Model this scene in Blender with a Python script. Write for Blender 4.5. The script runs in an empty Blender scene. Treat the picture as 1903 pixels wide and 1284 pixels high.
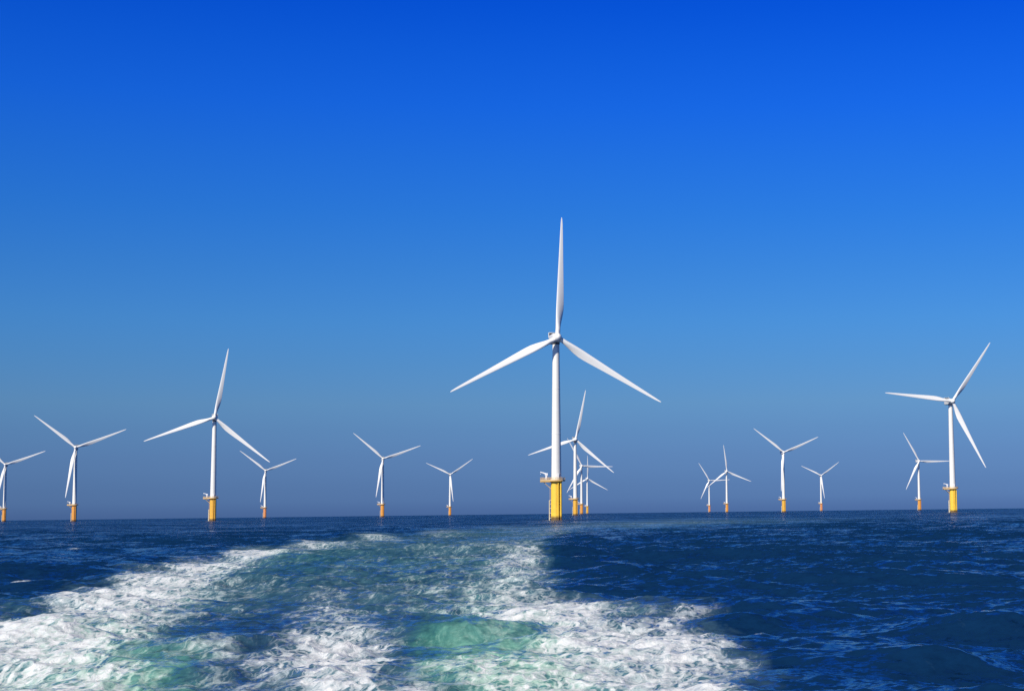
import bpy, bmesh, math, random
import numpy as np
from mathutils import Vector, Matrix

scene = bpy.context.scene
R = math.radians
random.seed(7)

# ------------------------------------------------------------------ camera
EYE = 2.9                                   # metres above the water, on the stern of a boat
cam_d = bpy.data.cameras.new("camera")
cam = bpy.data.objects.new("camera", cam_d)
scene.collection.objects.link(cam)
PITCH, ROLL = 0.101748, 0.0119
fw = Vector((0, math.cos(PITCH), math.sin(PITCH)))
rt = Vector((1, 0, 0))
up = rt.cross(fw)
r2 = rt * math.cos(ROLL) - up * math.sin(ROLL)
u2 = up * math.cos(ROLL) + rt * math.sin(ROLL)
cam.matrix_world = Matrix(((r2.x, u2.x, -fw.x, 0), (r2.y, u2.y, -fw.y, 0),
                           (r2.z, u2.z, -fw.z, EYE), (0, 0, 0, 1)))
cam_d.sensor_fit = 'HORIZONTAL'
cam_d.sensor_width = 36.0
cam_d.lens = 36.0 * 3000 / 1903
cam_d.shift_x = (951.5 - 1300.0) / 1903
cam_d.clip_start = 0.2
cam_d.clip_end = 40000
scene.camera = cam

# ------------------------------------------------------------------ light
SUN_AZ, SUN_EL = R(213), R(36)              # clockwise from +Y
world = bpy.data.worlds.new("World")
scene.world = world
world.use_nodes = True
wt = world.node_tree
wt.nodes.clear()
def wn(kind, **kw):
    n = wt.nodes.new(kind)
    for k, v in kw.items(): setattr(n, k, v)
    return n
sky = wn('ShaderNodeTexSky', sky_type='NISHITA', sun_disc=False, sun_elevation=SUN_EL,
         sun_rotation=SUN_AZ, altitude=0, air_density=1.0, dust_density=1.0, ozone_density=3.0)
geo = wn('ShaderNodeTexCoord')
sep = wn('ShaderNodeSeparateXYZ')
wt.links.new(geo.outputs['Generated'], sep.inputs[0])
mr = wn('ShaderNodeMapRange'); mr.inputs['From Min'].default_value = 0.0; mr.inputs['From Max'].default_value = 1.0
wt.links.new(sep.outputs['Z'], mr.inputs['Value'])
ramp = wn('ShaderNodeValToRGB')
# tint of the air by height above the horizon: (sine of elevation, r, g, b)
TINT_SCALE = 1.0
TINT = [(0, .5, .5, .5), (.5, .5, .5, .5)]
TINT_SCALE = 1.74
TINT = [(0.0000, 0.1492, 0.2817, 0.7496), (0.0074, 0.1531, 0.2945, 0.7477), (0.0172, 0.1360, 0.2633, 0.6643), (0.0337, 0.1338, 0.2492, 0.5832), (0.0502, 0.1397, 0.2607, 0.5406), (0.0666, 0.1541, 0.2881, 0.5260), (0.0914, 0.1319, 0.2950, 0.5497), (0.1161, 0.1116, 0.3047, 0.5934), (0.1489, 0.0829, 0.2894, 0.6294), (0.1814, 0.0563, 0.2746, 0.6858), (0.2135, 0.0404, 0.2567, 0.7498), (0.2452, 0.0248, 0.2335, 0.8235), (0.2764, 0.0151, 0.2089, 0.8334), (0.3069, 0.0064, 0.1764, 0.8365), (0.4200, 0.0417, 0.1500, 0.4167), (0.5500, 0.0417, 0.1389, 0.3750), (0.7500, 0.0972, 0.1528, 0.2778), (1.0000, 0.1167, 0.1528, 0.2500) ]

cr = ramp.color_ramp
while len(cr.elements) > 1: cr.elements.remove(cr.elements[-1])
for i, (p, r_, g_, b_) in enumerate(TINT):
    e = cr.elements[0] if i == 0 else cr.elements.new(min(1, p))
    e.position = min(1, p); e.color = (r_, g_, b_, 1)
wt.links.new(mr.outputs[0], ramp.inputs[0])
mul = wn('ShaderNodeVectorMath', operation='MULTIPLY')
wt.links.new(sky.outputs[0], mul.inputs[0]); wt.links.new(ramp.outputs[0], mul.inputs[1])
scl = wn('ShaderNodeVectorMath', operation='SCALE'); scl.inputs['Scale'].default_value = TINT_SCALE
wt.links.new(mul.outputs[0], scl.inputs[0])
bg = wn('ShaderNodeBackground'); bg.inputs['Strength'].default_value = 0.1
wt.links.new(scl.outputs[0], bg.inputs['Color'])
wo = wn('ShaderNodeOutputWorld'); wt.links.new(bg.outputs[0], wo.inputs[0])

sun_d = bpy.data.lights.new("sun", 'SUN')
sun_d.energy = 5.0; sun_d.angle = R(0.5); sun_d.color = (1.0, 0.93, 0.80)
sun = bpy.data.objects.new("sun", sun_d)
scene.collection.objects.link(sun)
to_sun = Vector((math.sin(SUN_AZ) * math.cos(SUN_EL), math.cos(SUN_AZ) * math.cos(SUN_EL), math.sin(SUN_EL)))
sun.rotation_euler = to_sun.to_track_quat('Z', 'Y').to_euler()
sun.location = to_sun * 300

scene.view_settings.view_transform = 'Standard'
scene.view_settings.look = 'None'
scene.view_settings.gamma = 1.0
scene.view_settings.exposure = 0.0

# ------------------------------------------------------------------ helpers
def link(o, parent=None):
    scene.collection.objects.link(o)
    if parent is not None: o.parent = parent
    return o
def mesh_obj(name, bm, mat, parent=None, smooth=True, angle=40):
    me = bpy.data.meshes.new(name)
    bmesh.ops.recalc_face_normals(bm, faces=bm.faces)
    bm.to_mesh(me); bm.free()
    me.materials.append(mat)
    if smooth:
        me.polygons.foreach_set('use_smooth', [True] * len(me.polygons))
        me.set_sharp_from_angle(angle=R(angle))
    return link(bpy.data.objects.new(name, me), parent)
def mat(name):
    m = bpy.data.materials.new(name); m.use_nodes = True
    nt = m.node_tree; nt.nodes.clear()
    return m, nt
def node(nt, kind, ins=None, **kw):
    n = nt.nodes.new(kind)
    for k, v in kw.items(): setattr(n, k, v)
    for k, v in (ins or {}).items():
        if isinstance(v, bpy.types.NodeSocket): nt.links.new(v, n.inputs[k])
        else: n.inputs[k].default_value = v
    return n
def lathe(bm, prof, seg=32, axis='Z', cx=0, cy=0, cz=0, cap=True):
    rings = []
    for r, h in prof:
        ring = []
        for i in range(seg):
            a = 2 * math.pi * i / seg
            if axis == 'Z': p = (cx + r * math.cos(a), cy + r * math.sin(a), cz + h)
            else: p = (cx + r * math.cos(a), cy + h, cz + r * math.sin(a))
            ring.append(bm.verts.new(p))
        rings.append(ring)
    for a, b in zip(rings, rings[1:]):
        for i in range(seg):
            bm.faces.new((a[i], a[(i + 1) % seg], b[(i + 1) % seg], b[i]))
    if cap:
        bm.faces.new(rings[0]); bm.faces.new(rings[-1])
def tube(bm, p, q, r, seg=10, r1=None):
    p, q = Vector(p), Vector(q); d = (q - p).normalized()
    a = d.orthogonal().normalized(); b = d.cross(a)
    r1 = r if r1 is None else r1
    A = [bm.verts.new(p + (a * math.cos(t) + b * math.sin(t)) * r) for t in [2 * math.pi * i / seg for i in range(seg)]]
    B = [bm.verts.new(q + (a * math.cos(t) + b * math.sin(t)) * r1) for t in [2 * math.pi * i / seg for i in range(seg)]]
    for i in range(seg): bm.faces.new((A[i], A[(i + 1) % seg], B[(i + 1) % seg], B[i]))
    bm.faces.new(A); bm.faces.new(B)
def box(bm, c, s, bevel=0.0):
    g = bmesh.ops.create_cube(bm, size=1.0)
    vs = g['verts']
    bmesh.ops.scale(bm, vec=s, verts=vs); bmesh.ops.translate(bm, vec=c, verts=vs)
    if bevel:
        es = list({e for v in vs for e in v.link_edges})
        bmesh.ops.bevel(bm, geom=es, offset=bevel, segments=3, profile=0.6, affect='EDGES')

# ------------------------------------------------------------------ materials
def paint(name, col, dark, rough=0.4, scale=0.5, amount=0.35, growth=False):
    m, nt = mat(name)
    tc = node(nt, 'ShaderNodeTexCoord')
    nz = node(nt, 'ShaderNodeTexNoise', {'Vector': tc.outputs['Object'], 'Scale': scale, 'Detail': 5.0, 'Roughness': .6})
    mp = node(nt, 'ShaderNodeMapping', {'Vector': tc.outputs['Object'], 'Scale': (1.6, 1.6, .06)})
    st = node(nt, 'ShaderNodeTexNoise', {'Vector': mp.outputs[0], 'Scale': 1.0, 'Detail': 4.0})
    mm = node(nt, 'ShaderNodeMath', {0: nz.outputs[0], 1: st.outputs[0]}, operation='MULTIPLY')
    rg = node(nt, 'ShaderNodeMapRange', {'Value': mm.outputs[0], 'From Min': .2, 'From Max': .42, 'To Min': 0.0, 'To Max': amount})
    mx = node(nt, 'ShaderNodeMix', {'Factor': rg.outputs[0]}, data_type='RGBA')
    mx.inputs[6].default_value = (*col, 1); mx.inputs[7].default_value = (*dark, 1)
    out_col = mx.outputs[2]
    if growth:                                # weed and rust band just above the waterline
        sp = node(nt, 'ShaderNodeSeparateXYZ', {0: tc.outputs['Object']})
        ad = node(nt, 'ShaderNodeMath', {0: sp.outputs['Z'], 1: nz.outputs[0]}, operation='SUBTRACT')
        gr = node(nt, 'ShaderNodeMapRange', {'Value': ad.outputs[0], 'From Min': .3, 'From Max': 1.3, 'To Min': 0.95, 'To Max': 0.0})
        m2 = node(nt, 'ShaderNodeMix', {'Factor': gr.outputs[0], 6: out_col}, data_type='RGBA')
        m2.inputs[7].default_value = (.10, .055, .018, 1)
        out_col = m2.outputs[2]
    b = node(nt, 'ShaderNodeBsdfPrincipled', {'Base Color': out_col, 'Roughness': rough})
    o = node(nt, 'ShaderNodeOutputMaterial', {0: b.outputs[0]})
    return m
M_TOWER = paint('tower_paint', (.85, .83, .76), (.72, .70, .64), .38)
M_BLADE = paint('blade_gelcoat', (.86, .85, .81), (.75, .74, .71), .32, .3)
M_NAC = paint('nacelle_shell', (.74, .74, .72), (.6, .6, .59), .4)
M_DARK = paint('dark_grille', (.04, .045, .05), (.02, .02, .025), .6)
M_YEL = paint('yellow_coating', (.86, .57, .055), (.66, .37, .04), .45, .6, .6, growth=True)
M_AMB = paint('amber_coating', (.77, .43, .05), (.6, .3, .04), .45, .6, .6, growth=True)
M_ORG = paint('orange_coating', (.74, .34, .06), (.56, .22, .05), .45, .6, .6, growth=True)
M_RED = paint('red_coating', (.72, .30, .11), (.56, .22, .08), .45, .6, .6, growth=True)
M_RAIL = paint('railing_paint', (.76, .56, .30), (.55, .36, .2), .45, 2.0)
M_DECK = paint('deck_grating', (.72, .44, .10), (.5, .28, .08), .6, 2.0)
M_CREAM = paint('cream_landing_paint', (.80, .72, .50), (.6, .5, .3), .45, 1.0)
M_WHITE = paint('white_crane_paint', (.84, .85, .86), (.7, .7, .7), .35, 1.0)

# ------------------------------------------------------------------ the sea
FOAM=(
"74747474747474737272717170696561565247444240373537404447505255575965717780818384858788898785838280674942465155596366707476787981838585868788898887868585817569645746352209000000000000000000000000000000000000000000000000000000000000",
"74747474747473737272717070696459555046434139373537414448515355576066727880828384858788898785838280664842475155596366707476787981838485868788898887868685827670655847372511000000000000000000000000000000000000000000000000000000000000",
"74747474747473737272717070686459555046434139373538414448515355576066727880828384858788898785838180664842475155596366707476787981838485868788898887868685827670655948372512000000000000000000000000000000000000000000000000000000000000",
"74747474747473737272717070686459545045434139373538414448515355576066727880828384858788898785838180664842475155596366707476787981838485868788898887868685827670655847362511000000000000000000000000000000000000000000000000000000000000",
"75757575757574747373727271696561565146424139373538424547485052555864717779828383848584827874727069594643485256596264677072747779818384858788898887858482797569605139281708000000000000000000000000000000000000000000000000000000000000",
"78787878787878787878787776747167615446414038363640444545444346505561677478828382828179736659575554504444495458596162646568717476798283858687898886848280777368564532201004000000000000000000000000000000000000000000000000000000000000",
"80808080808181818282838180787673665747403937363741464543403641465258657177828381807874655545434141414245505559596061616264687174788082848587898785838178757267533926140401000000000000000000000000000000000000000000000000000000000000",
"83838383838384858686878584828078705947393837353743484641363136424955626975828280787570584634323031353944485356565657585963677074788082838586878684827974706659432918090200000000000000000000000000000000000000000000000000000000000000",
"85858585858585868686868483818078726253454239363638413934302631374349566370767776757165544334312728323639414446474849535864687276798282838384848382817770635750321911050100000000000000000000000000000000000000000000000000000000000000",
"87878787878685838281807977767675726763554943373330302826232026313742505764687071726659504133282325283133333333363840485665717478818383828281818080807464544839180602010000000000000000000000000000000000000000000000000000000000000000",
"88888888888784817876757372717272727271635547383022211918171520263136435158626467696154463933262123262931313132353841506069747779808178767371707072746756463827100200000000000000000000000000000000000000000000000000000000000000000000",
"88888888888683817876747372717171717272655850423325232120191821242733404754586063645851453832262426293239454950545759646974788080777470645855545561665848383016040100000000000000000000000000000000000000000000000000000000000000000000",
"84838383838382828179787775737271696867636055473931292624222121222330374350545759595449433731252729323648606871757878797980828381746861534440394047534536282006000000000000000000000000000000000000000000000000000000000000000000000000",
"80808079798082838381807977757371696766646259524537332926252423222329354047505355534945413733293133363948576468717679808081838380756961514440343029302521161104000000000000000000000000000000000000000000000000000000000000000000000000",
"50504948484950525560657073777675757474716965595143373028272727272831343743475151474239383736353738404246525760657279808182838380767060504440291910060504030201000000000000000000000000000000000000000000000000000000000000000000000000",
"21212020192123253141526170787979808181787471665748403229292930313233343539444846423735363739404141424345485256606876767675747167635747393531211204000000000000000000000000000000000000000000000000000000000000000000000000000000000000",
"00000000000205071528425465757779808283807774706253453633313131313232343640434542383635373839404041424344475053586468666461565146413428232018120702000000000000000000000000000000000000000000000000000000000000000000000000000000000000",
"00000000000103051021354858677174778082807876736558514237323231313131343741434239343435373939404040414243454852566162575348403327221311090706040201000000000000000000000000000000000000000000000000000000000000000000000000000000000000",
"00000000000101020412264050586368737880797978767064574941343332313131343842433934303335384040393939404142434650545857514539281711070000000000000000000000000000000000000000000000000000000000000000000000000000000000000000000000000000",
"00000000000000000006193241475359667477787979787367615244363332302929313337383634313334353636363636373840414449535860544842281306040000000000000000000000000000000000000000000000000000000000000000000000000000000000000000000000000000",
"00000000000000000003111924273037516470767979797669625446383330292726262629323334333333323232323232333537394348535963575145270701010000000000000000000000000000000000000000000000000000000000000000000000000000000000000000000000000000",
"00000000000000000001040709091018375565747979797870635548403329272523222023263033333231313030303030313335374146515762575244230500000000000000000000000000000000000000000000000000000000000000000000000000000000000000000000000000000000",
"00000000000000000000000000000007254149576163697470666255463833302724222122242729303030303030303030313334363842475359555140160300000000000000000000000000000000000000000000000000000000000000000000000000000000000000000000000000000000",
"00000000000000000000000000000005162630353742566868686961524337332824232122222426282829303030303030313233343538445056535136100100000000000000000000000000000000000000000000000000000000000000000000000000000000000000000000000000000000",
"00000000000000000000000000000002061012131321436367717668574741352924232221202123252728292929293030303132333336424853514931060000000000000000000000000000000000000000000000000000000000000000000000000000000000000000000000000000000000",
"00000000000000000000000000000000000000000008304953576156565249453832282623202122232425262727282930303131313234404652494726030000000000000000000000000000000000000000000000000000000000000000000000000000000000000000000000000000000000",
"00000000000000000000000000000000000000000005193032343638525656564839332925202021212222232425272829303030303032384450484621010000000000000000000000000000000000000000000000000000000000000000000000000000000000000000000000000000000000",
"00000000000000000000000000000000000000000002061010101018496163675848383227212020202020212224252728292929292931364146444219000000000000000000000000000000000000000000000000000000000000000000000000000000000000000000000000000000000000",
"00000000000000000000000000000000000000000000000000000009354547494135353835313028252323222222232526262727282931343841393918010000000000000000000000000000000000000000000000000000000000000000000000000000000000000000000000000000000000",
"00000000000000000000000000000000000000000000000000000005202525262221324442413934292625232221222324242526272930333536353517020000000000000000000000000000000000000000000000000000000000000000000000000000000000000000000000000000000000",
"00000000000000000000000000000000000000000000000000000001040505040307294949484538312928272523212222232323252628293031323222110400000000000000000000000000000000000000000000000000000000000000000000000000000000000000000000000000000000",
"00000000000000000000000000000000000000000000000000000000000000000004162726252319223137383730232323222221222324252627282927210900000000000000000000000000000000000000000000000000000000000000000000000000000000000000000000000000000000",
"00000000000000000000000000000000000000000000000000000000000000000001030504030201133344454332222325252524232222232425262828251608060403020100000000000000000000000000000000000000000000000000000000000000000000000000000000000000000000",
"00000000000000000000000000000000000000000000000000000000000000000000000000000000071722222015102032343431282321222324252628292415120806040302030303030303020201000000000000000000000000000000000000000000000000000000000000000000000000",
"00000000000000000000000000000000000000000000000000000000000000000000000000000000010101000000011732343329252221232425252627292621181614131312121111100908070401000000000000000000000000000000000000000000000000000000000000000000000000",
"00000000000000000000000000000000000000000000000000000000000000000000000000000000000000000000000917181714141722272726262527292826242322222121201917161514121007060606060606050504040302010000000000000000000000000000000000000000000000",
"00000000000000000000000000000000000000000000000000000000000000000000000000000000000000000000000204030201051322282624222122242524242424242424242423222121201918171616151413121009070604030101010101010101010100000000000000000000000000",
"00000000000000000000000000000000000000000000000000000000000000000000000000000000000000000000000000000000030712151312111012151720222223242627282928282727262524232220191716151412111009080707060605040403020201000000000000000000000000",
"00000000000000000000000000000000000000000000000000000000000000000000000000000000000000000000000000000000010102010000000003071014161617171819212223242323222222212020191818171616161514121109080706050403020101000000000000000000000000",
"00000000000000000000000000000000000000000000000000000000000000000000000000000000000000000000000000000000000000000000000001030404050404030407101316191818171616151414131211100908080706050404030202010101000000000000000000000000000000",
"00000000000000000000000000000000000000000000000000000000000000000000000000000000000000000000000000000000000000000000000000000000000000000103050709100909080707060605040403020201010000000000000000000000000000000000000000000000000000",
"00000000000000000000000000000000000000000000000000000000000000000000000000000000000000000000000000000000000000000000000000000000000000000001020202020101000000000000000000000000000000000000000000000000000000000000000000000000000000",
"00000000000000000000000000000000000000000000000000000000000000000000000000000000000000000000000000000000000000000000000000000000000000000000000000000000000000000000000000000000000000000000000000000000000000000000000000000000000000",
)
AER=(
"69696969696972747779828486899193949698958676675850423426202020202020202020202020202020202020202020304561717579838787838076726963585247413835333128262321191715131110070503000000000000000000000000000000000000000000000000000000000000",
"69696969697073757780828587899193959798928374655748403224202020202020202020202020202020202020202020314661717579838787838076736963585247423836333128262421191715141210080503010000000000000000000000000000000000000000000000000000000000",
"69696969697073757880828587909193959799928374655648403224202020202020202020202020202020202020202020314661717579838787838076736963585347423836333128262421191715141210080503010000000000000000000000000000000000000000000000000000000000",
"69696969697073757880838587909193959799928374655648403224202020202020202020202020202020202020202020314661717579838787838076736963585347423836333128262421191715131210080503010000000000000000000000000000000000000000000000000000000000",
"69696969697072757780828587899193949697918274655749413324201818181819191919191919191919202020232629415567768084879090888581777266615549443936322927242118161412100806050302010000000000000000000000000000000000000000000000000000000000",
"66666666666770737679818486889091929393888275675951433426201616161616171717171818181919191920273442546675828790929494929186817569635752464136322825221915131109070503030201000000000000000000000000000000000000000000000000000000000000",
"63636363636568717477818385868890909089858177696153453627201313131414151515161617171818191920314253667582889296969797979691857872666054484236312724201613100806040301000000000000000000000000000000000000000000000000000000000000000000",
"61616161616366697376808283858789898785838178706254463728201111111212131314151516161718182021354962758387929699999999989792857871655953474135292521171410070604030200000000000000000000000000000000000000000000000000000000000000000000",
"57575757575964687277818283858687868381787672645749423426181010111112121213131414141515172228415566778590949799999998969388817468615549433731262218141107040403020100000000000000000000000000000000000000000000000000000000000000000000",
"50505050505360667279848484848484817874716762554740342822161010101111111111111212121212152535486271808793979899999997938983777063565044393328221814110703010101000000000000000000000000000000000000000000000000000000000000000000000000",
"44434343434856647381878685848281777369646053463932272319141010101010101010101010101011142740536573798693959595949491858076696255484237312621161310070402000000000000000000000000000000000000000000000000000000000000000000000000000000",
"38383838384351586673797776747372696663585347413530262319161211111011121213141516171718213038465461697682838281807876726864585144373026211712080605030201000000000000000000000000000000000000000000000000000000000000000000000000000000",
"34343434343741465054585757575757565555514742383329262321181513111012131517182022242527293336394249566471696765636159565350453831241815110804010000000000000000000000000000000000000000000000000000000000000000000000000000000000000000",
"30303030303133353638394041434445464748454239363331292624211916141314151617182022242729313436384045515762616059575553504844393326201512090603010000000000000000000000000000000000000000000000000000000000000000000000000000000000000000",
"26262626262727282930313233343536383940404040404039363330272422191817161615141619222528313437394144475052535353514947454338332721161109070502000000000000000000000000000000000000000000000000000000000000000000000000000000000000000000",
"22222222222223232324242526272829303133353840434646423936322927242220181513101316202427313438404142434546474848464543403833272217120806050302000000000000000000000000000000000000000000000000000000000000000000000000000000000000000000",
"19191818181818181818182021232426272830333639434646433936333128262422201816141619222528313336384041424343444545444340373328231713090604030201000000000000000000000000000000000000000000000000000000000000000000000000000000000000000000",
"13131313121212121212141618212325272830333538414343413836343130282624222018161821232628303335373940414142424242424138342924181310060301010100000000000000000000000000000000000000000000000000000000000000000000000000000000000000000000",
"06060606060605050506091215182124262830323436384040393736343331302927252321202123252728303234363739404040404040393936312621151006040200000000000000000000000000000000000000000000000000000000000000000000000000000000000000000000000000",
"00000000000000000001050812151822242628303234363838373635353433333231292827262728303132343536373839404040404039393835322822150904020100000000000000000000000000000000000000000000000000000000000000000000000000000000000000000000000000",
"00000000000000000001030507091013162023263032343535353535353636363635353434343435353637373838393940404040404039383634323023160801000000000000000000000000000000000000000000000000000000000000000000000000000000000000000000000000000000",
"00000000000000000000010202030406101418232731323233343535363738393939404040404040404040404040404040404040404039373534323023150600000000000000000000000000000000000000000000000000000000000000000000000000000000000000000000000000000000",
"00000000000000000000000000000002060913172023252728303234363839394040404040404040404040404040404040404040404039373534323022130300000000000000000000000000000000000000000000000000000000000000000000000000000000000000000000000000000000",
"00000000000000000000000000000001030608101215182023262932363939394040404040404040404040404040404040404040404039373534323021110100000000000000000000000000000000000000000000000000000000000000000000000000000000000000000000000000000000",
"00000000000000000000000000000000010203040406101418222731353939404040404040404040403939393939393939393838383838363433313021090000000000000000000000000000000000000000000000000000000000000000000000000000000000000000000000000000000000",
"00000000000000000000000000000000000000000001050913162024293436384039393938383837373636363535353535353535353434333231313020070000000000000000000000000000000000000000000000000000000000000000000000000000000000000000000000000000000000",
"00000000000000000000000000000000000000000001030608101215212832373939383837363635343433323232323232323232313131313030303019060000000000000000000000000000000000000000000000000000000000000000000000000000000000000000000000000000000000",
"00000000000000000000000000000000000000000000010202030306132028353938383736353433323130303030303030303030303030292929282819070000000000000000000000000000000000000000000000000000000000000000000000000000000000000000000000000000000000",
"00000000000000000000000000000000000000000000000000000002081419242727282931333232313130303030303030303030303029292827262520100000000000000000000000000000000000000000000000000000000000000000000000000000000000000000000000000000000000",
"00000000000000000000000000000000000000000000000000000001040710131415182226313131303030303030303030303030303029282725242220120000000000000000000000000000000000000000000000000000000000000000000000000000000000000000000000000000000000",
"00000000000000000000000000000000000000000000000000000000010202020203091522282928282829303030303030303030303029282827262521130200000000000000000000000000000000000000000000000000000000000000000000000000000000000000000000000000000000",
"00000000000000000000000000000000000000000000000000000000000000000001050812151514172126303030303030303030303030292929292922130400000000000000000000000000000000000000000000000000000000000000000000000000000000000000000000000000000000",
"00000000000000000000000000000000000000000000000000000000000000000000010102020101061523282727262627282930303030303030303024170905020000000000000000000000000000000000000000000000000000000000000000000000000000000000000000000000000000",
"00000000000000000000000000000000000000000000000000000000000000000000000000000000030711131312121518222630303030303030303025201409040001010202030303030202020100000000000000000000000000000000000000000000000000000000000000000000000000",
"00000000000000000000000000000000000000000000000000000000000000000000000000000000000100000000000611162024242424242425252623201714111010101111121110090706040301000000000000000000000000000000000000000000000000000000000000000000000000",
"00000000000000000000000000000000000000000000000000000000000000000000000000000000000000000000000306081012121314161718202221201918181818191920201816141210080604040404040404050504040302010000000000000000000000000000000000000000000000",
"00000000000000000000000000000000000000000000000000000000000000000000000000000000000000000000000101010101020406081012141616161616161717181819201917161514131211101010101010100909070604020100000000000000000000000000000000000000000000",
"00000000000000000000000000000000000000000000000000000000000000000000000000000000000000000000000000000000010203040506070708091010111214151618191919181716161514131313121111100908070604030202010101000000000000000000000000000000000000",
"00000000000000000000000000000000000000000000000000000000000000000000000000000000000000000000000000000000000000000000000001030405070809101011121211111110101010101011101009080707060505040303020101000000000000000000000000000000000000",
"00000000000000000000000000000000000000000000000000000000000000000000000000000000000000000000000000000000000000000000000000010102020202020202020303040405050606060707060605040403030202020101010000000000000000000000000000000000000000",
"00000000000000000000000000000000000000000000000000000000000000000000000000000000000000000000000000000000000000000000000000000000000000000001010102020202020303030302020201010100000000000000000000000000000000000000000000000000000000",
"00000000000000000000000000000000000000000000000000000000000000000000000000000000000000000000000000000000000000000000000000000000000000000000000000000000000000000000000000000000000000000000000000000000000000000000000000000000000000",
"00000000000000000000000000000000000000000000000000000000000000000000000000000000000000000000000000000000000000000000000000000000000000000000000000000000000000000000000000000000000000000000000000000000000000000000000000000000000000",
)
ROWS= [15, 22, 25, 26.5, 28, 29.5, 31, 32.5, 34, 36, 38, 40, 42.5, 45, 48, 51, 54, 57, 61, 65, 70, 75, 81, 87, 94, 102, 110, 120, 132, 145, 160, 178, 200, 225, 255, 290, 330, 380, 450, 560, 700, 900, 1200]

F_TAB = np.array([[int(r[i:i + 2]) for i in range(0, len(r), 2)] for r in FOAM], dtype=np.float32) / 99
A_TAB = np.array([[int(r[i:i + 2]) for i in range(0, len(r), 2)] for r in AER], dtype=np.float32) / 99
U0, DU = -0.456, 0.006
EARTH = 6.371e6

def hashed(ix, iy, seed):
    h = (ix.astype(np.uint32) * np.uint32(374761393)) ^ (iy.astype(np.uint32) * np.uint32(668265263)) ^ np.uint32(seed * 2246822519 & 0xffffffff)
    h = (h ^ (h >> np.uint32(13))) * np.uint32(1274126177)
    return h ^ (h >> np.uint32(16))
def gnoise(x, y, seed):                       # gradient noise, about -0.7 .. 0.7
    ix = np.floor(x); iy = np.floor(y)
    fx = (x - ix).astype(np.float32); fy = (y - iy).astype(np.float32)
    ix = ix.astype(np.int64); iy = iy.astype(np.int64)
    ux = fx * fx * fx * (fx * (fx * 6 - 15) + 10); uy = fy * fy * fy * (fy * (fy * 6 - 15) + 10)
    def g(dx, dy):
        a = hashed(ix + dx, iy + dy, seed).astype(np.float32) * np.float32(2 * math.pi / 4294967296.0)
        return np.cos(a) * (fx - dx) + np.sin(a) * (fy - dy)
    a, b, c, d = g(0, 0), g(1, 0), g(0, 1), g(1, 1)
    return (a + ux * (b - a)) * (1 - uy) + (c + ux * (d - c)) * uy
def sstep(a, b, x):
    t = np.clip((x - a) / (b - a), 0, 1); return t * t * (3 - 2 * t)

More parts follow.
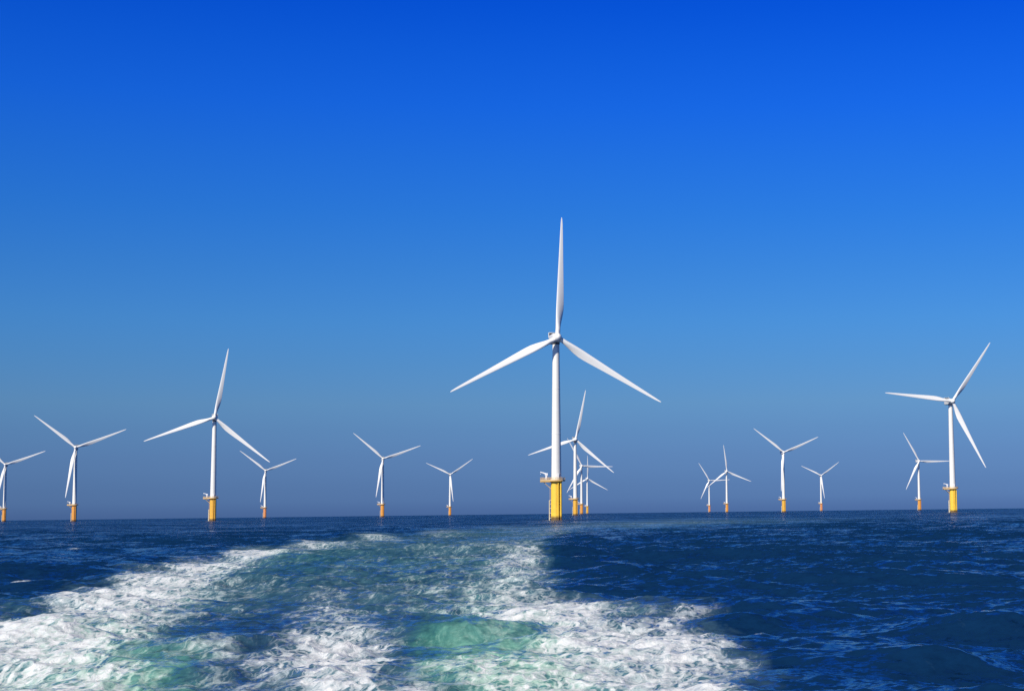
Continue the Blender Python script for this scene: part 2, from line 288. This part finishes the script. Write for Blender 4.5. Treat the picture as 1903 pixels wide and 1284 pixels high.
def build_sea():
    # rings: fine where the foreground needs it, opening out to past the horizon
    d, rings = 1.0, [1.0]
    while d < 12000:
        if d < 14: s = 0.8
        else: s = min(max(0.06, d * d / 21000.0), 0.02 * d)
        d += s; rings.append(d)
    rings = np.array(rings)
    fine = np.arange(-30.5, 19.0, 0.034)
    left = np.linspace(-180, -30.5, 60, endpoint=False)
    right = np.linspace(19.0, 180, 64, endpoint=False)
    th = np.radians(np.concatenate([left, fine, right]))
    nr, nc = len(rings), len(th)
    D = np.repeat(rings[:, None], nc, 1); T = np.repeat(th[None, :], nr, 0)
    X = (D * np.sin(T)).astype(np.float64); Y = (D * np.cos(T)).astype(np.float64)
    dD = np.gradient(rings)[:, None] * np.ones((1, nc))
    Z = np.zeros_like(X); HX = np.zeros_like(X); HY = np.zeros_like(X)
    # wind sea: directional sum of trochoids, running away from the camera
    rng = np.random.default_rng(11)
    N = 190
    lam = np.exp(rng.uniform(np.log(0.3), np.log(30.0), N))
    lost = np.zeros_like(X)                   # slope of the waves too short for the rings out there
    for i in range(N):
        L = lam[i]; k = 2 * math.pi / L
        th0 = rng.normal(0, 0.66) + 0.25
        kx, ky = k * math.sin(th0), k * math.cos(th0)
        slope = 0.030 * (1.0 if L < 2.2 else (2.2 / L) ** 0.40)
        A = slope / k
        w = sstep(1.3, 4.0, L / dD)
        ph = kx * X + ky * Y + rng.uniform(0, 2 * math.pi)
        s_, c_ = np.sin(ph), np.cos(ph)
        Z += w * A * s_
        HX += w * .75 * A * c_ * (kx / k); HY += w * .75 * A * c_ * (ky / k)
        lost += slope * slope * .5 * (1 - w * w)
    fine_slope = np.sqrt(lost)
    # gusts: patches of rougher and calmer water
    gust = 1.0 + 0.5 * gnoise(X / 38, Y / 60, 5)
    Z *= gust; HX *= gust; HY *= gust
    # single steeper waves
    for (wx, wy, h, sx, sy, rot) in WAVES:
        h *= 1.25
        c, s = math.cos(rot), math.sin(rot)
        a = ((X - wx) * c + (Y - wy) * s) / sx; b = (-(X - wx) * s + (Y - wy) * c) / sy
        Z += h * np.exp(-a * a) * (np.exp(-b * b) - 0.35 * np.exp(-(b - 1.9) ** 2) - 0.3 * np.exp(-(b + 1.9) ** 2))
    # the wake: foam and aerated water behind the boat, edges broken up by churning
    front = Y > 12
    wob = np.minimum(1.0, Y / 60)
    Xw = X + (0.55 + 0.008 * np.clip(Y, 0, 200)) * gnoise(X / 2.2, Y / 3.0, 21) + 0.25 * gnoise(X / .8, Y / 1.1, 22)
    Yw = Y + 1.6 * gnoise(X / 2.6, Y / 4.0, 23) * wob + 0.5 * gnoise(X / .9, Y / 1.3, 24)
    Yw = np.maximum(Yw, 12.0)
    u = (np.where(front, Xw / Yw, -9) - U0) / DU
    ri = np.interp(np.log(Yw), np.log(ROWS), np.arange(len(ROWS)))
    def look(tab):
        uu = np.clip(u, 0, tab.shape[1] - 1.001); rr = np.clip(ri, 0, tab.shape[0] - 1.001)
        j = uu.astype(int); i = rr.astype(int); fu = uu - j; fr = rr - i
        fu = fu * fu * (3 - 2 * fu); fr = fr * fr * (3 - 2 * fr)
        v = (tab[i, j] * (1 - fu) + tab[i, j + 1] * fu) * (1 - fr) + (tab[i + 1, j] * (1 - fu) + tab[i + 1, j + 1] * fu) * fr
        return np.where(front, v, 0)
    foam, aer = look(F_TAB), look(A_TAB)
    aer = np.maximum(aer, 0) ** 1.15 * (1 + .25 * sstep(55, 120, Y))
    foam = foam * (1 + .35 * sstep(60, 140, Y))
    for (wx, wy, r_, a_) in CAPS:             # small breaking crests out on the open water
        q = ((X - wx) / r_) ** 2 + ((Y - wy) / (r_ * 1.6)) ** 2
        foam = np.maximum(foam, a_ * np.exp(-q))
        Z += 0.16 * np.exp(-q * .5) * (r_ / .9)
    churn = sstep(0.05, 0.6, foam) * (1 - 0.5 * sstep(90, 260, D))
    t = np.zeros_like(X)
    for sc, am, sd in ((3.1, .17, 31), (1.5, .09, 32), (.75, .06, 33), (.38, .035, 34), (.2, .02, 35)):
        w = sstep(1.0, 3.0, sc / dD)
        n = gnoise(X / sc + 3 * sd, Y / (sc * 1.15), sd)
        t += w * am * (0.42 - 1.5 * np.abs(n)) if sc < 2 else w * am * n * 1.5
    Z += churn * t
    crest = np.clip(t * 2.2, -1, 1)           # foam gathers on the tops of the churned water
    foam = np.clip(foam + foam * 0.35 * crest, 0, 1.2)
    Z -= D * D / (2 * EARTH)
    V = np.stack([X + HX, Y + HY, Z], -1).reshape(-1, 3).astype(np.float32)
    i = np.arange(nr - 1)[:, None] * nc
    j = np.arange(nc)[None, :]; j2 = (j + 1) % nc
    F = np.stack([i + j, i + nc + j, i + nc + j2, i + j2], -1).reshape(-1, 4)[:, ::-1]
    me = bpy.data.meshes.new('sea')
    me.vertices.add(len(V)); me.vertices.foreach_set('co', V.ravel())
    me.loops.add(F.size); me.loops.foreach_set('vertex_index', F.ravel().astype(np.int32))
    me.polygons.add(len(F)); me.polygons.foreach_set('loop_start', np.arange(0, F.size, 4, dtype=np.int32))
    me.update(calc_edges=True)
    me.polygons.foreach_set('use_smooth', np.ones(len(F), dtype=bool))
    for nm, arr in (('foam', foam), ('aerated', aer), ('ripple', fine_slope)):
        at = me.attributes.new(nm, 'FLOAT', 'POINT'); at.data.foreach_set('value', arr.reshape(-1).astype(np.float32))
    me.validate()
    o = link(bpy.data.objects.new('sea', me))
    o['kind'] = 'structure'
    return o

def sea_material():
    m, nt = mat('sea_water')
    tc = node(nt, 'ShaderNodeTexCoord'); P = tc.outputs['Object']
    fo = node(nt, 'ShaderNodeAttribute', attribute_name='foam').outputs['Fac']
    ae = node(nt, 'ShaderNodeAttribute', attribute_name='aerated').outputs['Fac']
    collars = []
    for (cx, cy, w_) in COLLARS:
        ds = node(nt, 'ShaderNodeVectorMath', {0: P, 1: (cx, cy, 0)}, operation='DISTANCE').outputs['Value']
        collars.append(node(nt, 'ShaderNodeMapRange', {'Value': ds, 'From Min': 2.4, 'From Max': w_, 'To Min': 1.1, 'To Max': 0.0}).outputs[0])
    for c_ in collars: fo = node(nt, 'ShaderNodeMath', {0: fo, 1: c_}, operation='MAXIMUM').outputs[0]
    def math_(op, a, b=None, c=None, clamp=False):
        ins = {0: a}
        if b is not None: ins[1] = b
        if c is not None: ins[2] = c
        n = node(nt, 'ShaderNodeMath', ins, operation=op); n.use_clamp = clamp
        return n.outputs[0]
    mp = node(nt, 'ShaderNodeMapping', {'Vector': P, 'Scale': (1, .6, 1)}).outputs[0]
    n1 = node(nt, 'ShaderNodeTexNoise', {'Vector': mp, 'Scale': 1.5, 'Detail': 8.0, 'Roughness': .66, 'Distortion': .8}).outputs[0]
    n2 = node(nt, 'ShaderNodeTexNoise', {'Vector': mp, 'Scale': 5.0, 'Detail': 3.5, 'Roughness': .65, 'Distortion': .9}).outputs[0]
    # foam gathers in a net of threads that thickens until it closes
    wv = node(nt, 'ShaderNodeTexNoise', {'Vector': P, 'Scale': .9, 'Detail': 4.0, 'Roughness': .6}).outputs['Color']
    wv = node(nt, 'ShaderNodeVectorMath', {0: wv, 1: (1.1, 1.1, 0), 2: mp}, operation='MULTIPLY_ADD').outputs[0]
    n0 = node(nt, 'ShaderNodeTexNoise', {'Vector': mp, 'Scale': .3, 'Detail': 3.0, 'Roughness': .5}).outputs[0]
    fl = math_('MULTIPLY_ADD', math_('SUBTRACT', n1, .5), 1.35, math_('MULTIPLY_ADD', fo, 1.30, -.265))
    rpf = node(nt, 'ShaderNodeAttribute', attribute_name='ripple').outputs['Fac']
    even = math_('MULTIPLY_ADD', rpf, -3.2, .9, clamp=True)      # old foam far back lies more evenly
    fl = math_('MULTIPLY_ADD', math_('SUBTRACT', n0, .5), even, fl)
    a = math_('ADD', fl, math_('MULTIPLY', math_('SUBTRACT', n2, .5), .7))
    nets = []
    for sc_, k_, o_, soft in ((.8, .20, -.045, .07), (2.3, .22, -.065, .10), (6.0, .26, -.10, .16)):
        e_ = node(nt, 'ShaderNodeTexVoronoi', {'Vector': wv, 'Scale': sc_}, feature='DISTANCE_TO_EDGE', voronoi_dimensions='2D').outputs['Distance']
        t_ = math_('MULTIPLY_ADD', a, k_, o_)
        nets.append(math_('DIVIDE', math_('SUBTRACT', math_('ADD', t_, soft), e_), soft, clamp=True))
    net = math_('MAXIMUM', math_('MULTIPLY', nets[0], math_('MULTIPLY_ADD', n2, 1.2, .2, clamp=True)), math_('MULTIPLY', nets[1], .85))
    net = math_('MAXIMUM', net, math_('MULTIPLY', nets[2], .5))
    solid = node(nt, 'ShaderNodeMapRange', {'Value': a, 'From Min': .74, 'From Max': 1.3}, interpolation_type='SMOOTHSTEP').outputs[0]
    cov = math_('MAXIMUM', math_('MULTIPLY', net, node(nt, 'ShaderNodeMapRange', {'Value': fl, 'From Min': .12, 'From Max': .6}).outputs[0]), solid)
    cov = math_('MULTIPLY', cov, node(nt, 'ShaderNodeMapRange', {'Value': fo, 'From Min': .01, 'From Max': .12}).outputs[0])
    # water body
    body = node(nt, 'ShaderNodeValToRGB', {0: math_('MULTIPLY_ADD', math_('SUBTRACT', n1, .5), math_('MULTIPLY', ae, 1.6), math_('MULTIPLY', ae, .85), clamp=True)})
    el = body.color_ramp.elements
    el[0].position = 0.0; el[0].color = (.003, .023, .070, 1)
    el[1].position = 1.0; el[1].color = (.17, .40, .28, 1)
    for p, c in ((.3, (.007, .05, .09)), (.6, (.035, .15, .125))):
        e = el.new(p); e.color = (*c, 1)
    milky = node(nt, 'ShaderNodeMix', {'Factor': node(nt, 'ShaderNodeMapRange', {'Value': math_('MULTIPLY_ADD', math_('SUBTRACT', n1, .5), .7, fo), 'From Min': .1, 'From Max': .9, 'To Max': .5}).outputs[0], 6: body.outputs[0]}, data_type='RGBA')
    milky.inputs[7].default_value = (.17, .33, .37, 1)
    gm = node(nt, 'ShaderNodeNewGeometry')
    rp = node(nt, 'ShaderNodeAttribute', attribute_name='ripple').outputs['Fac']
    def ripple(scale, base_amt, gain, base):
        mpp = node(nt, 'ShaderNodeMapping', {'Vector': P, 'Scale': (.7, 1.0, 1.0)}).outputs[0]
        nz = node(nt, 'ShaderNodeTexNoise', {'Vector': mpp, 'Scale': scale, 'Detail': 3.0, 'Roughness': .6})
        v = node(nt, 'ShaderNodeVectorMath', {0: nz.outputs['Color'], 1: (.5, .5, .5)}, operation='SUBTRACT').outputs[0]
        am = node(nt, 'ShaderNodeMath', {0: rp, 1: gain, 2: base_amt}, operation='MULTIPLY_ADD').outputs[0]
        av = node(nt, 'ShaderNodeCombineXYZ', {0: am, 1: am, 2: 0.0}).outputs[0]
        return node(nt, 'ShaderNodeVectorMath', {0: v, 1: av, 2: base}, operation='MULTIPLY_ADD').outputs[0]
    nv = ripple(.035, 0.0, 4.0, gm.outputs['Normal'])
    nv = ripple(.16, 0.0, 5.0, nv)
    nv = ripple(1.1, .5, 5.0, nv)
    nv = ripple(4.0, 1.3, 3.0, nv)
    nv = ripple(11.0, .8, 0.0, nv)
    # beyond the rings only the near faces of the waves can be seen
    lean = node(nt, 'ShaderNodeCombineXYZ', {0: 0.0, 1: node(nt, 'ShaderNodeMath', {0: rp, 1: -1.3}, operation='MULTIPLY').outputs[0], 2: 0.0}).outputs[0]
    nv = node(nt, 'ShaderNodeVectorMath', {0: nv, 1: lean}, operation='ADD').outputs[0]
    bump = node(nt, 'ShaderNodeVectorMath', {0: nv}, operation='NORMALIZE').outputs[0]
    water = node(nt, 'ShaderNodeBsdfPrincipled', {'Base Color': milky.outputs[2], 'Roughness': .12, 'IOR': 1.333, 'Normal': bump})
    bump2 = node(nt, 'ShaderNodeBump', {'Height': n2, 'Strength': .45, 'Distance': .10}).outputs[0]
    thick = node(nt, 'ShaderNodeMapRange', {'Value': math_('ADD', a, math_('MULTIPLY', math_('SUBTRACT', n2, .5), 1.4)), 'From Min': .35, 'From Max': 1.05}, interpolation_type='SMOOTHSTEP').outputs[0]
    fcol = node(nt, 'ShaderNodeMix', {'Factor': thick}, data_type='RGBA')
    thin = node(nt, 'ShaderNodeMix', {'Factor': ae}, data_type='RGBA')
    thin.inputs[6].default_value = (.46, .51, .55, 1); thin.inputs[7].default_value = (.44, .62, .51, 1)
    nt.links.new(thin.outputs[2], fcol.inputs[6]); fcol.inputs[7].default_value = (.76, .77, .76, 1)
    foam = node(nt, 'ShaderNodeBsdfPrincipled', {'Base Color': fcol.outputs[2], 'Roughness': .7, 'Normal': bump2, 'Specular IOR Level': .2})
    mix = node(nt, 'ShaderNodeMixShader', {0: cov, 1: water.outputs[0], 2: foam.outputs[0]})
    node(nt, 'ShaderNodeOutputMaterial', {0: mix.outputs[0]})
    return m

WAVES = [(-5.5, 39.6, .42, 2.0, .9, .1), (-4.2, 36.6, .22, 1.6, .7, 0), (-3.6, 75.5, .4, 2.6, 1.5, .1),
         (2.8, 49.0, .3, 1.9, 1.0, -.15), (4.5, 30.8, .25, 1.2, .9, .1), (6.6, 36.2, .30, 1.9, 1.0, -.1),
         (8.8, 79, .2, 4, 1.8, .05), (-1.0, 108, .35, 3, 2.0, 0), (-26, 100, .2, 5, 2.4, .1), (1.0, 40.5, .22, 1.6, .9, .2),
         (-9.5, 34.5, .22, 1.8, .9, .1), (-14.5, 38, .25, 2.2, 1.0, -.1)]
CAPS = [(-58.4, 152, .8, .7), (-32.4, 77, .5, .75), (-3.9, 84, .5, .65), (1.2, 37.25, .2, .5), (-2.4, 52.6, .45, .8), (-62, 210, .8, .5)]
COLLARS = [(-54.2, 604.2, 8), (-315.6, 1047.9, 8), (156.0, 1005.2, 8)]
sea = build_sea()
sea.data.materials.append(sea_material())

# ------------------------------------------------------------------ wind turbines
HUB = 68.0
DECK = 14.4
def thing(name, label, cat, loc, group):
    o = bpy.data.objects.new(name, None)
    o.empty_display_size = 5
    o.location = loc; o['label'] = label; o['category'] = cat; o['group'] = group
    return link(o)

def blade_bm():
    bm = bmesh.new()
    n = 28; secs = []
    st = [(.0, 1.9, 1.9, 0, 0, 1), (1.2, 1.9, 1.9, 0, 0, 1), (2.6, 2.0, 1.75, 30, 0.04, .85), (4.5, 2.45, 1.5, 27, .12, .5), (7, 3.05, 1.15, 23, .2, .2),
          (9.5, 3.35, .92, 19, .22, .05), (12, 3.25, .75, 15.5, .21, 0), (16, 2.9, .6, 12, .18, 0), (21, 2.45, .47, 9, .16, 0), (27, 1.95, .35, 6, .14, 0),
          (33, 1.5, .26, 4, .12, 0), (38, 1.12, .19, 2.5, .1, 0), (41.5, .82, .14, 1.5, .1, 0), (43.4, .52, .09, 1, .06, 0), (44.2, .22, .05, 0, .02, 0)]
    for (z, c, t, tw, off, circ) in st:
        ring = []
        for i in range(n):
            a = 2 * math.pi * i / n
            # circle and aerofoil blended
            xc, yc = c / 2 * -math.cos(a), t / 2 * math.sin(a)
            s = (1 - math.cos(a)) / 2                        # 0 leading .. 1 trailing
            yt = 5 * t * (.2969 * math.sqrt(s) - .126 * s - .3516 * s * s + .2843 * s ** 3 - .1015 * s ** 4)
            xa = c * (s - .30); ya = yt if a <= math.pi else -yt * .8
            x = circ * xc + (1 - circ) * xa; y = circ * yc + (1 - circ) * ya
            T = R(tw); x, y = x * math.cos(T) - y * math.sin(T), x * math.sin(T) + y * math.cos(T)
            x *= .94
            ring.append(bm.verts.new((x, y - .9 * (z / 44) ** 2, z + .9)))
        secs.append(ring)
    for a, b in zip(secs, secs[1:]):
        for i in range(n): bm.faces.new((a[i], a[(i + 1) % n], b[(i + 1) % n], b[i]))
    bm.faces.new(secs[0]); bm.faces.new(secs[-1])
    return bm

def make_turbine(yellow):
    root = thing('wind_turbine', 'x', 'wind turbine', (0, 0, 0), 'wind turbines of the offshore farm')
    # tower: three welded cans with flange seams
    bm = bmesh.new()
    H0, H1 = DECK + .55, HUB - 1.85
    pr = []
    for i in range(4):
        h = H0 + (H1 - H0) * i / 3
        r = 1.86 + (1.28 - 1.86) * i / 3
        if 0 < i < 3: pr += [(r, h - .14), (r + .035, h - .13), (r + .035, h + .13), (r - .003, h + .14)]
        else: pr.append((r, h))
    lathe(bm, [(r, h - H0) for r, h in pr], 48)
    tw = mesh_obj('tower', bm, M_TOWER, root); tw.location = (0, 0, H0)
    bm = bmesh.new(); box(bm, (.55, -1.79, 1.35), (.85, .12, 2.0), .03)
    d = mesh_obj('door', bm, M_NAC, tw)
    # transition piece
    bm = bmesh.new()
    lathe(bm, [(2.05, -6), (2.05, 11.6), (2.02, DECK - .35), (2.2, DECK - .3), (2.2, DECK - .08), (2.0, DECK - .06), (2.0, DECK + .4), (2.1, DECK + .41), (2.1, DECK + .55), (1.5, DECK + .551)], 48)
    tp = mesh_obj('transition_piece', bm, yellow, root)
    for (az, rr, r0) in ((17, 2.45, .24), (40, 2.6, .3)):
        bm = bmesh.new(); a = R(az); x, y = rr * math.sin(a), -rr * math.cos(a)
        tube(bm, (x, y, -6), (x, y, DECK - .5), r0, 14)
        for z in (1.4, 5.2, 9.0, 12.8): tube(bm, (x * .84, y * .84, z), (x, y, z), .12, 8)
        mesh_obj('cable_tube', bm, yellow, tp)
    # platform with a laydown wing to the left
    bm = bmesh.new()
    lathe(bm, [(2.21, DECK - .02), (3.3, DECK - .02), (3.3, DECK + .16), (2.21, DECK + .16), (2.21, DECK - .02)], 40, cap=False)
    box(bm, (-4.35, -.2, DECK + .06), (3.3, 3.6, .16))
    for y in (-1.9, 1.5): box(bm, (-3.6, y, DECK - .16), (4.8, .14, .26))
    pf = mesh_obj('platform', bm, M_DECK, root, smooth=False)
    bm = bmesh.new()
    pts = []
    for i in range(0, 25):
        a = R(-128 + 256 * i / 24); pts.append((3.22 * math.cos(a), 3.22 * math.sin(a)))
    pts = [(-2.2, -2.0), (-5.95, -2.0), (-5.95, 1.6), (-2.2, 1.6)][::-1] + pts
    pts = pts + [pts[0]]
    # fine posts with a mesh infill of wires
    for (x0, y0), (x1, y1) in zip(pts, pts[1:]):
        L = math.hypot(x1 - x0, y1 - y0); k = max(1, round(L / .7))
        for i in range(k):
            t = i / k; x, y = x0 + (x1 - x0) * t, y0 + (y1 - y0) * t
            tube(bm, (x, y, DECK + .1), (x, y, DECK + 1.35), .045, 6)
        for z in (.3, .55, .8, 1.05, 1.35): tube(bm, (x0, y0, DECK + z), (x1, y1, DECK + z), .04 if z < 1.3 else .06, 6)
    for (x0, y0), (x1, y1) in zip(pts, pts[1:]):     # kick plates
        c = ((x0 + x1) / 2, (y0 + y1) / 2, DECK + .32); L = math.hypot(x1 - x0, y1 - y0)
        n0 = len(bm.verts); box(bm, (0, 0, 0), (L, .05, .34)); bm.verts.ensure_lookup_table()
        bmesh.ops.transform(bm, matrix=Matrix.Translation(c) @ Matrix.Rotation(math.atan2(y1 - y0, x1 - x0), 4, 'Z'), verts=bm.verts[n0:])
    mesh_obj('railing', bm, M_RAIL, pf)
    bm = bmesh.new()
    for y in (-1.5, 1.1): tube(bm, (-4.7, y, DECK - .25), (-1.9, y * .5, DECK - 3.0), .13, 10)
    mesh_obj('bracket', bm, M_RAIL, pf)
    # davit crane
    bm = bmesh.new()
    tube(bm, (-3.7, -1.0, DECK + .14), (-3.7, -1.0, DECK + 2.7), .4, 12, .36)
    box(bm, (-3.7, -1.0, DECK + 2.55), (1.1, .8, .9), .08)
    cr_ = mesh_obj('crane', bm, M_WHITE, root)
    bm = bmesh.new()
    tube(bm, (-3.8, -1.0, DECK + 2.75), (-6.0, -1.05, DECK + 3.45), .3, 10, .2)
    tube(bm, (-5.9, -1.05, DECK + 3.3), (-5.9, -1.05, DECK + 2.75), .035, 6)
    box(bm, (-5.9, -1.05, DECK + 2.68), (.16, .12, .22), .02)
    mesh_obj('boom', bm, M_WHITE, cr_)
    # boat landing
    bm = bmesh.new()
    for y in (-.75, .55): tube(bm, (-2.62, y, -5), (-2.62, y, 7.4), .14, 12)
    for z in (.8, 2.6, 4.4, 6.0, 7.3):
        for y in (-.75, .55): tube(bm, (-2.62, y, z), (-1.9, y * .8, z), .1, 8)
    bl = mesh_obj('boat_landing', bm, M_CREAM, root)
    bm = bmesh.new()
    for y in (-.35, .15): tube(bm, (-2.42, y, -2), (-2.42, y, DECK), .04, 6)
    z = -1.0
    while z < DECK: tube(bm, (-2.42, -.35, z), (-2.42, .15, z), .028, 6); z += .33
    mesh_obj('ladder', bm, M_RAIL, bl)
    # nacelle, turned by its own yaw later
    bm = bmesh.new()
    prof = [(-1.9, 1.35), (-1.5, 1.62), (-.4, 1.78), (2.5, 1.82), (5.4, 1.75), (6.3, 1.62), (6.6, 1.35)]
    rings = []
    for y, s in prof:
        ring = []
        for i in range(32):
            a = 2 * math.pi * i / 32; c, sn = math.cos(a), math.sin(a)
            e = .38
            ring.append(bm.verts.new((s * .92 * math.copysign(abs(c) ** e, c), y, s * 1.02 * math.copysign(abs(sn) ** e, sn) + (.05 if sn > 0 else .0))))
        rings.append(ring)
    for a, b in zip(rings, rings[1:]):
        for i in range(32): bm.faces.new((a[i], a[(i + 1) % 32], b[(i + 1) % 32], b[i]))
    bm.faces.new(rings[0]); bm.faces.new(rings[-1])
    nac = mesh_obj('nacelle', bm, M_NAC, root); nac.location = (0, 0, HUB)
    bm = bmesh.new()                                        # upright cooler frame at the rear of the roof
    for x in (-1.75, 1.75): box(bm, (x, 5.4, 1.75), (.22, .6, 2.0), .03)
    for z in (2.72,): box(bm, (0, 5.4, z), (3.28, .58, .2), .03)
    mesh_obj('cooler_frame', bm, M_NAC, nac)
    bm = bmesh.new(); box(bm, (0, 5.45, 2.2), (3.26, .3, .82))
    mesh_obj('cooler_grille', bm, M_DARK, nac)
    bm = bmesh.new(); tube(bm, (.7, 4.2, 1.7), (.7, 4.2, 3.3), .04, 6); tube(bm, (.45, 4.2, 3.2), (.95, 4.2, 3.2), .03, 6)
    mesh_obj('wind_vane', bm, M_NAC, nac)
    bm = bmesh.new(); lathe(bm, [(1.42, -.45), (1.42, 0)], 32); 
    yr = mesh_obj('yaw_ring', bm, M_DARK, nac); yr.location = (0, 0, -1.8)
    # hub
    bm = bmesh.new()
    lathe(bm, [(.02, -2.35), (.35, -2.3), (.8, -2.05), (1.18, -1.55), (1.42, -.9), (1.5, -.2), (1.48, .9), (1.36, 1.3)], 40, axis='Y')
    hub = mesh_obj('hub', bm, M_BLADE, root)
    bbm = blade_bm()
    for k in range(3):
        if k == 0: bl_ = mesh_obj('blade', bbm, M_BLADE, root, angle=60); first = bl_
        else: bl_ = link(first.copy(), root)
        bl_['slot'] = k
    return root

def pose(root, yaw, phase, hub_h, reach=1.0):
    """turn the nacelle to the wind, set the stopped rotor and the tower height"""
    Yw = Matrix.Rotation(yaw, 4, 'Z'); tilt = Matrix.Rotation(R(-4), 4, 'X')
    dz = hub_h - HUB
    k = 0
    for c in root.children:
        n = c.name.split('.')[0]
        if n == 'tower': c.scale.z = (hub_h - 1.85 - DECK - .55) / (HUB - 1.85 - DECK - .55)
        elif n == 'nacelle': c.matrix_local = Matrix.Translation((0, 0, hub_h)) @ Yw
        elif n in ('hub', 'blade'):
            base = Matrix.Translation((0, 0, hub_h)) @ Yw @ Matrix.Translation((0, -3.3, 0)) @ tilt
            if n == 'hub': c.matrix_local = base
            else:
                c.matrix_local = base @ Matrix.Rotation(phase + R(120) * k, 4, 'Y') @ Matrix.Rotation(R(2.0), 4, 'X') @ Matrix.Diagonal((1, 1, reach, 1))
                k += 1

def dup(root):
    r = root.copy(); link(r)
    for ch in root.children:
        c = ch.copy(); link(c, r); c.matrix_parent_inverse = ch.matrix_parent_inverse
        for g in ch.children:
            q = g.copy(); link(q, c); q.matrix_parent_inverse = g.matrix_parent_inverse
    return r

TURBINES = [   # x, y, hub height, yaw, rotor angle, coating, label
    (-54.0, 604.2, 67.9, 16, 2.2, M_YEL, 'largest and nearest white wind turbine, one blade straight up, on a bright yellow base'),
    (-315.6, 1047.9, 66.5, 15, 9.8, M_AMB, 'large wind turbine left of centre, its upper blade leaning slightly right, on an amber base'),
    (156.0, 1005.2, 68.6, 15, 35.7, M_YEL, 'large wind turbine near the right edge with one blade pointing almost level to the left'),
    (-804.8, 1872.5, 65.3, 15, 70, M_ORG, 'wind turbine cut by the left edge of the view, one blade out of frame'),
    (-563.6, 1457.5, 66.0, 17, 68.8, M_ORG, 'Y-posed wind turbine on an orange base, second from the left edge'),
    (-621.0, 2307.8, 67.0, 16, 68.3, M_RED, 'small wind turbine on a reddish base under the amber based turbine\'s right blade tip'),
    (-370.7, 1885.3, 67.4, 17, 70.6, M_ORG, 'mid-sized Y-posed wind turbine standing alone midway between the amber based and the largest turbines'),
    (-421.2, 2717.5, 68.3, 18, 55, M_ORG, 'small Y-posed wind turbine nearest on the left side of the largest turbine'),
    (-113.5, 1460.8, 68.0, 13, 11.7, M_AMB, 'wind turbine just behind the largest one, its left blade passing behind that tower'),
    (-173.5, 2349.1, 69.5, 18, 91.5, M_ORG, 'middle one of three overlapping turbines behind the largest, one blade level to the right'),
    (-224.2, 3187.8, 68.6, 18, 0, M_AMB, 'farthest of three overlapping turbines behind the largest, one blade straight up'),
    (17.4, 3557.8, 69.0, 14, 88, M_RED, 'tiny distant wind turbine whose level right blade crosses behind its neighbour tower'),
    (43.8, 2785.4, 69.8, 14, -7, M_ORG, 'small wind turbine right of centre with its top blade upright and two blades drooping'),
    (95.4, 1878.0, 69.0, 15, 67, M_AMB, 'mid-sized Y-posed wind turbine right of centre with its third blade hidden against the tower'),
    (236.5, 3201.3, 69.5, 14, 54.5, M_RED, 'tiny Y-posed wind turbine just right of a mid-sized Y-posed one, third blade beside its tower'),
    (302.2, 2248.9, 67.7, 15, 90, M_ORG, 'small wind turbine whose level right blade reaches behind the tower of the large right-hand turbine'),
]
protos = {}
for x, y, hh, yaw, ph, m, label in TURBINES:
    if m.name not in protos:
        r = protos[m.name] = make_turbine(m)
    else:
        r = dup(protos[m.name])
    d2 = x * x + y * y
    r.location = (x, y, -d2 / (2 * EARTH)); r['label'] = label
    # platforms and cranes of the farm all point the same way, seen from the boat
    r.rotation_euler.z = R(5)
    pose(r, R(yaw) - R(5), R(ph), hh, 1.015)
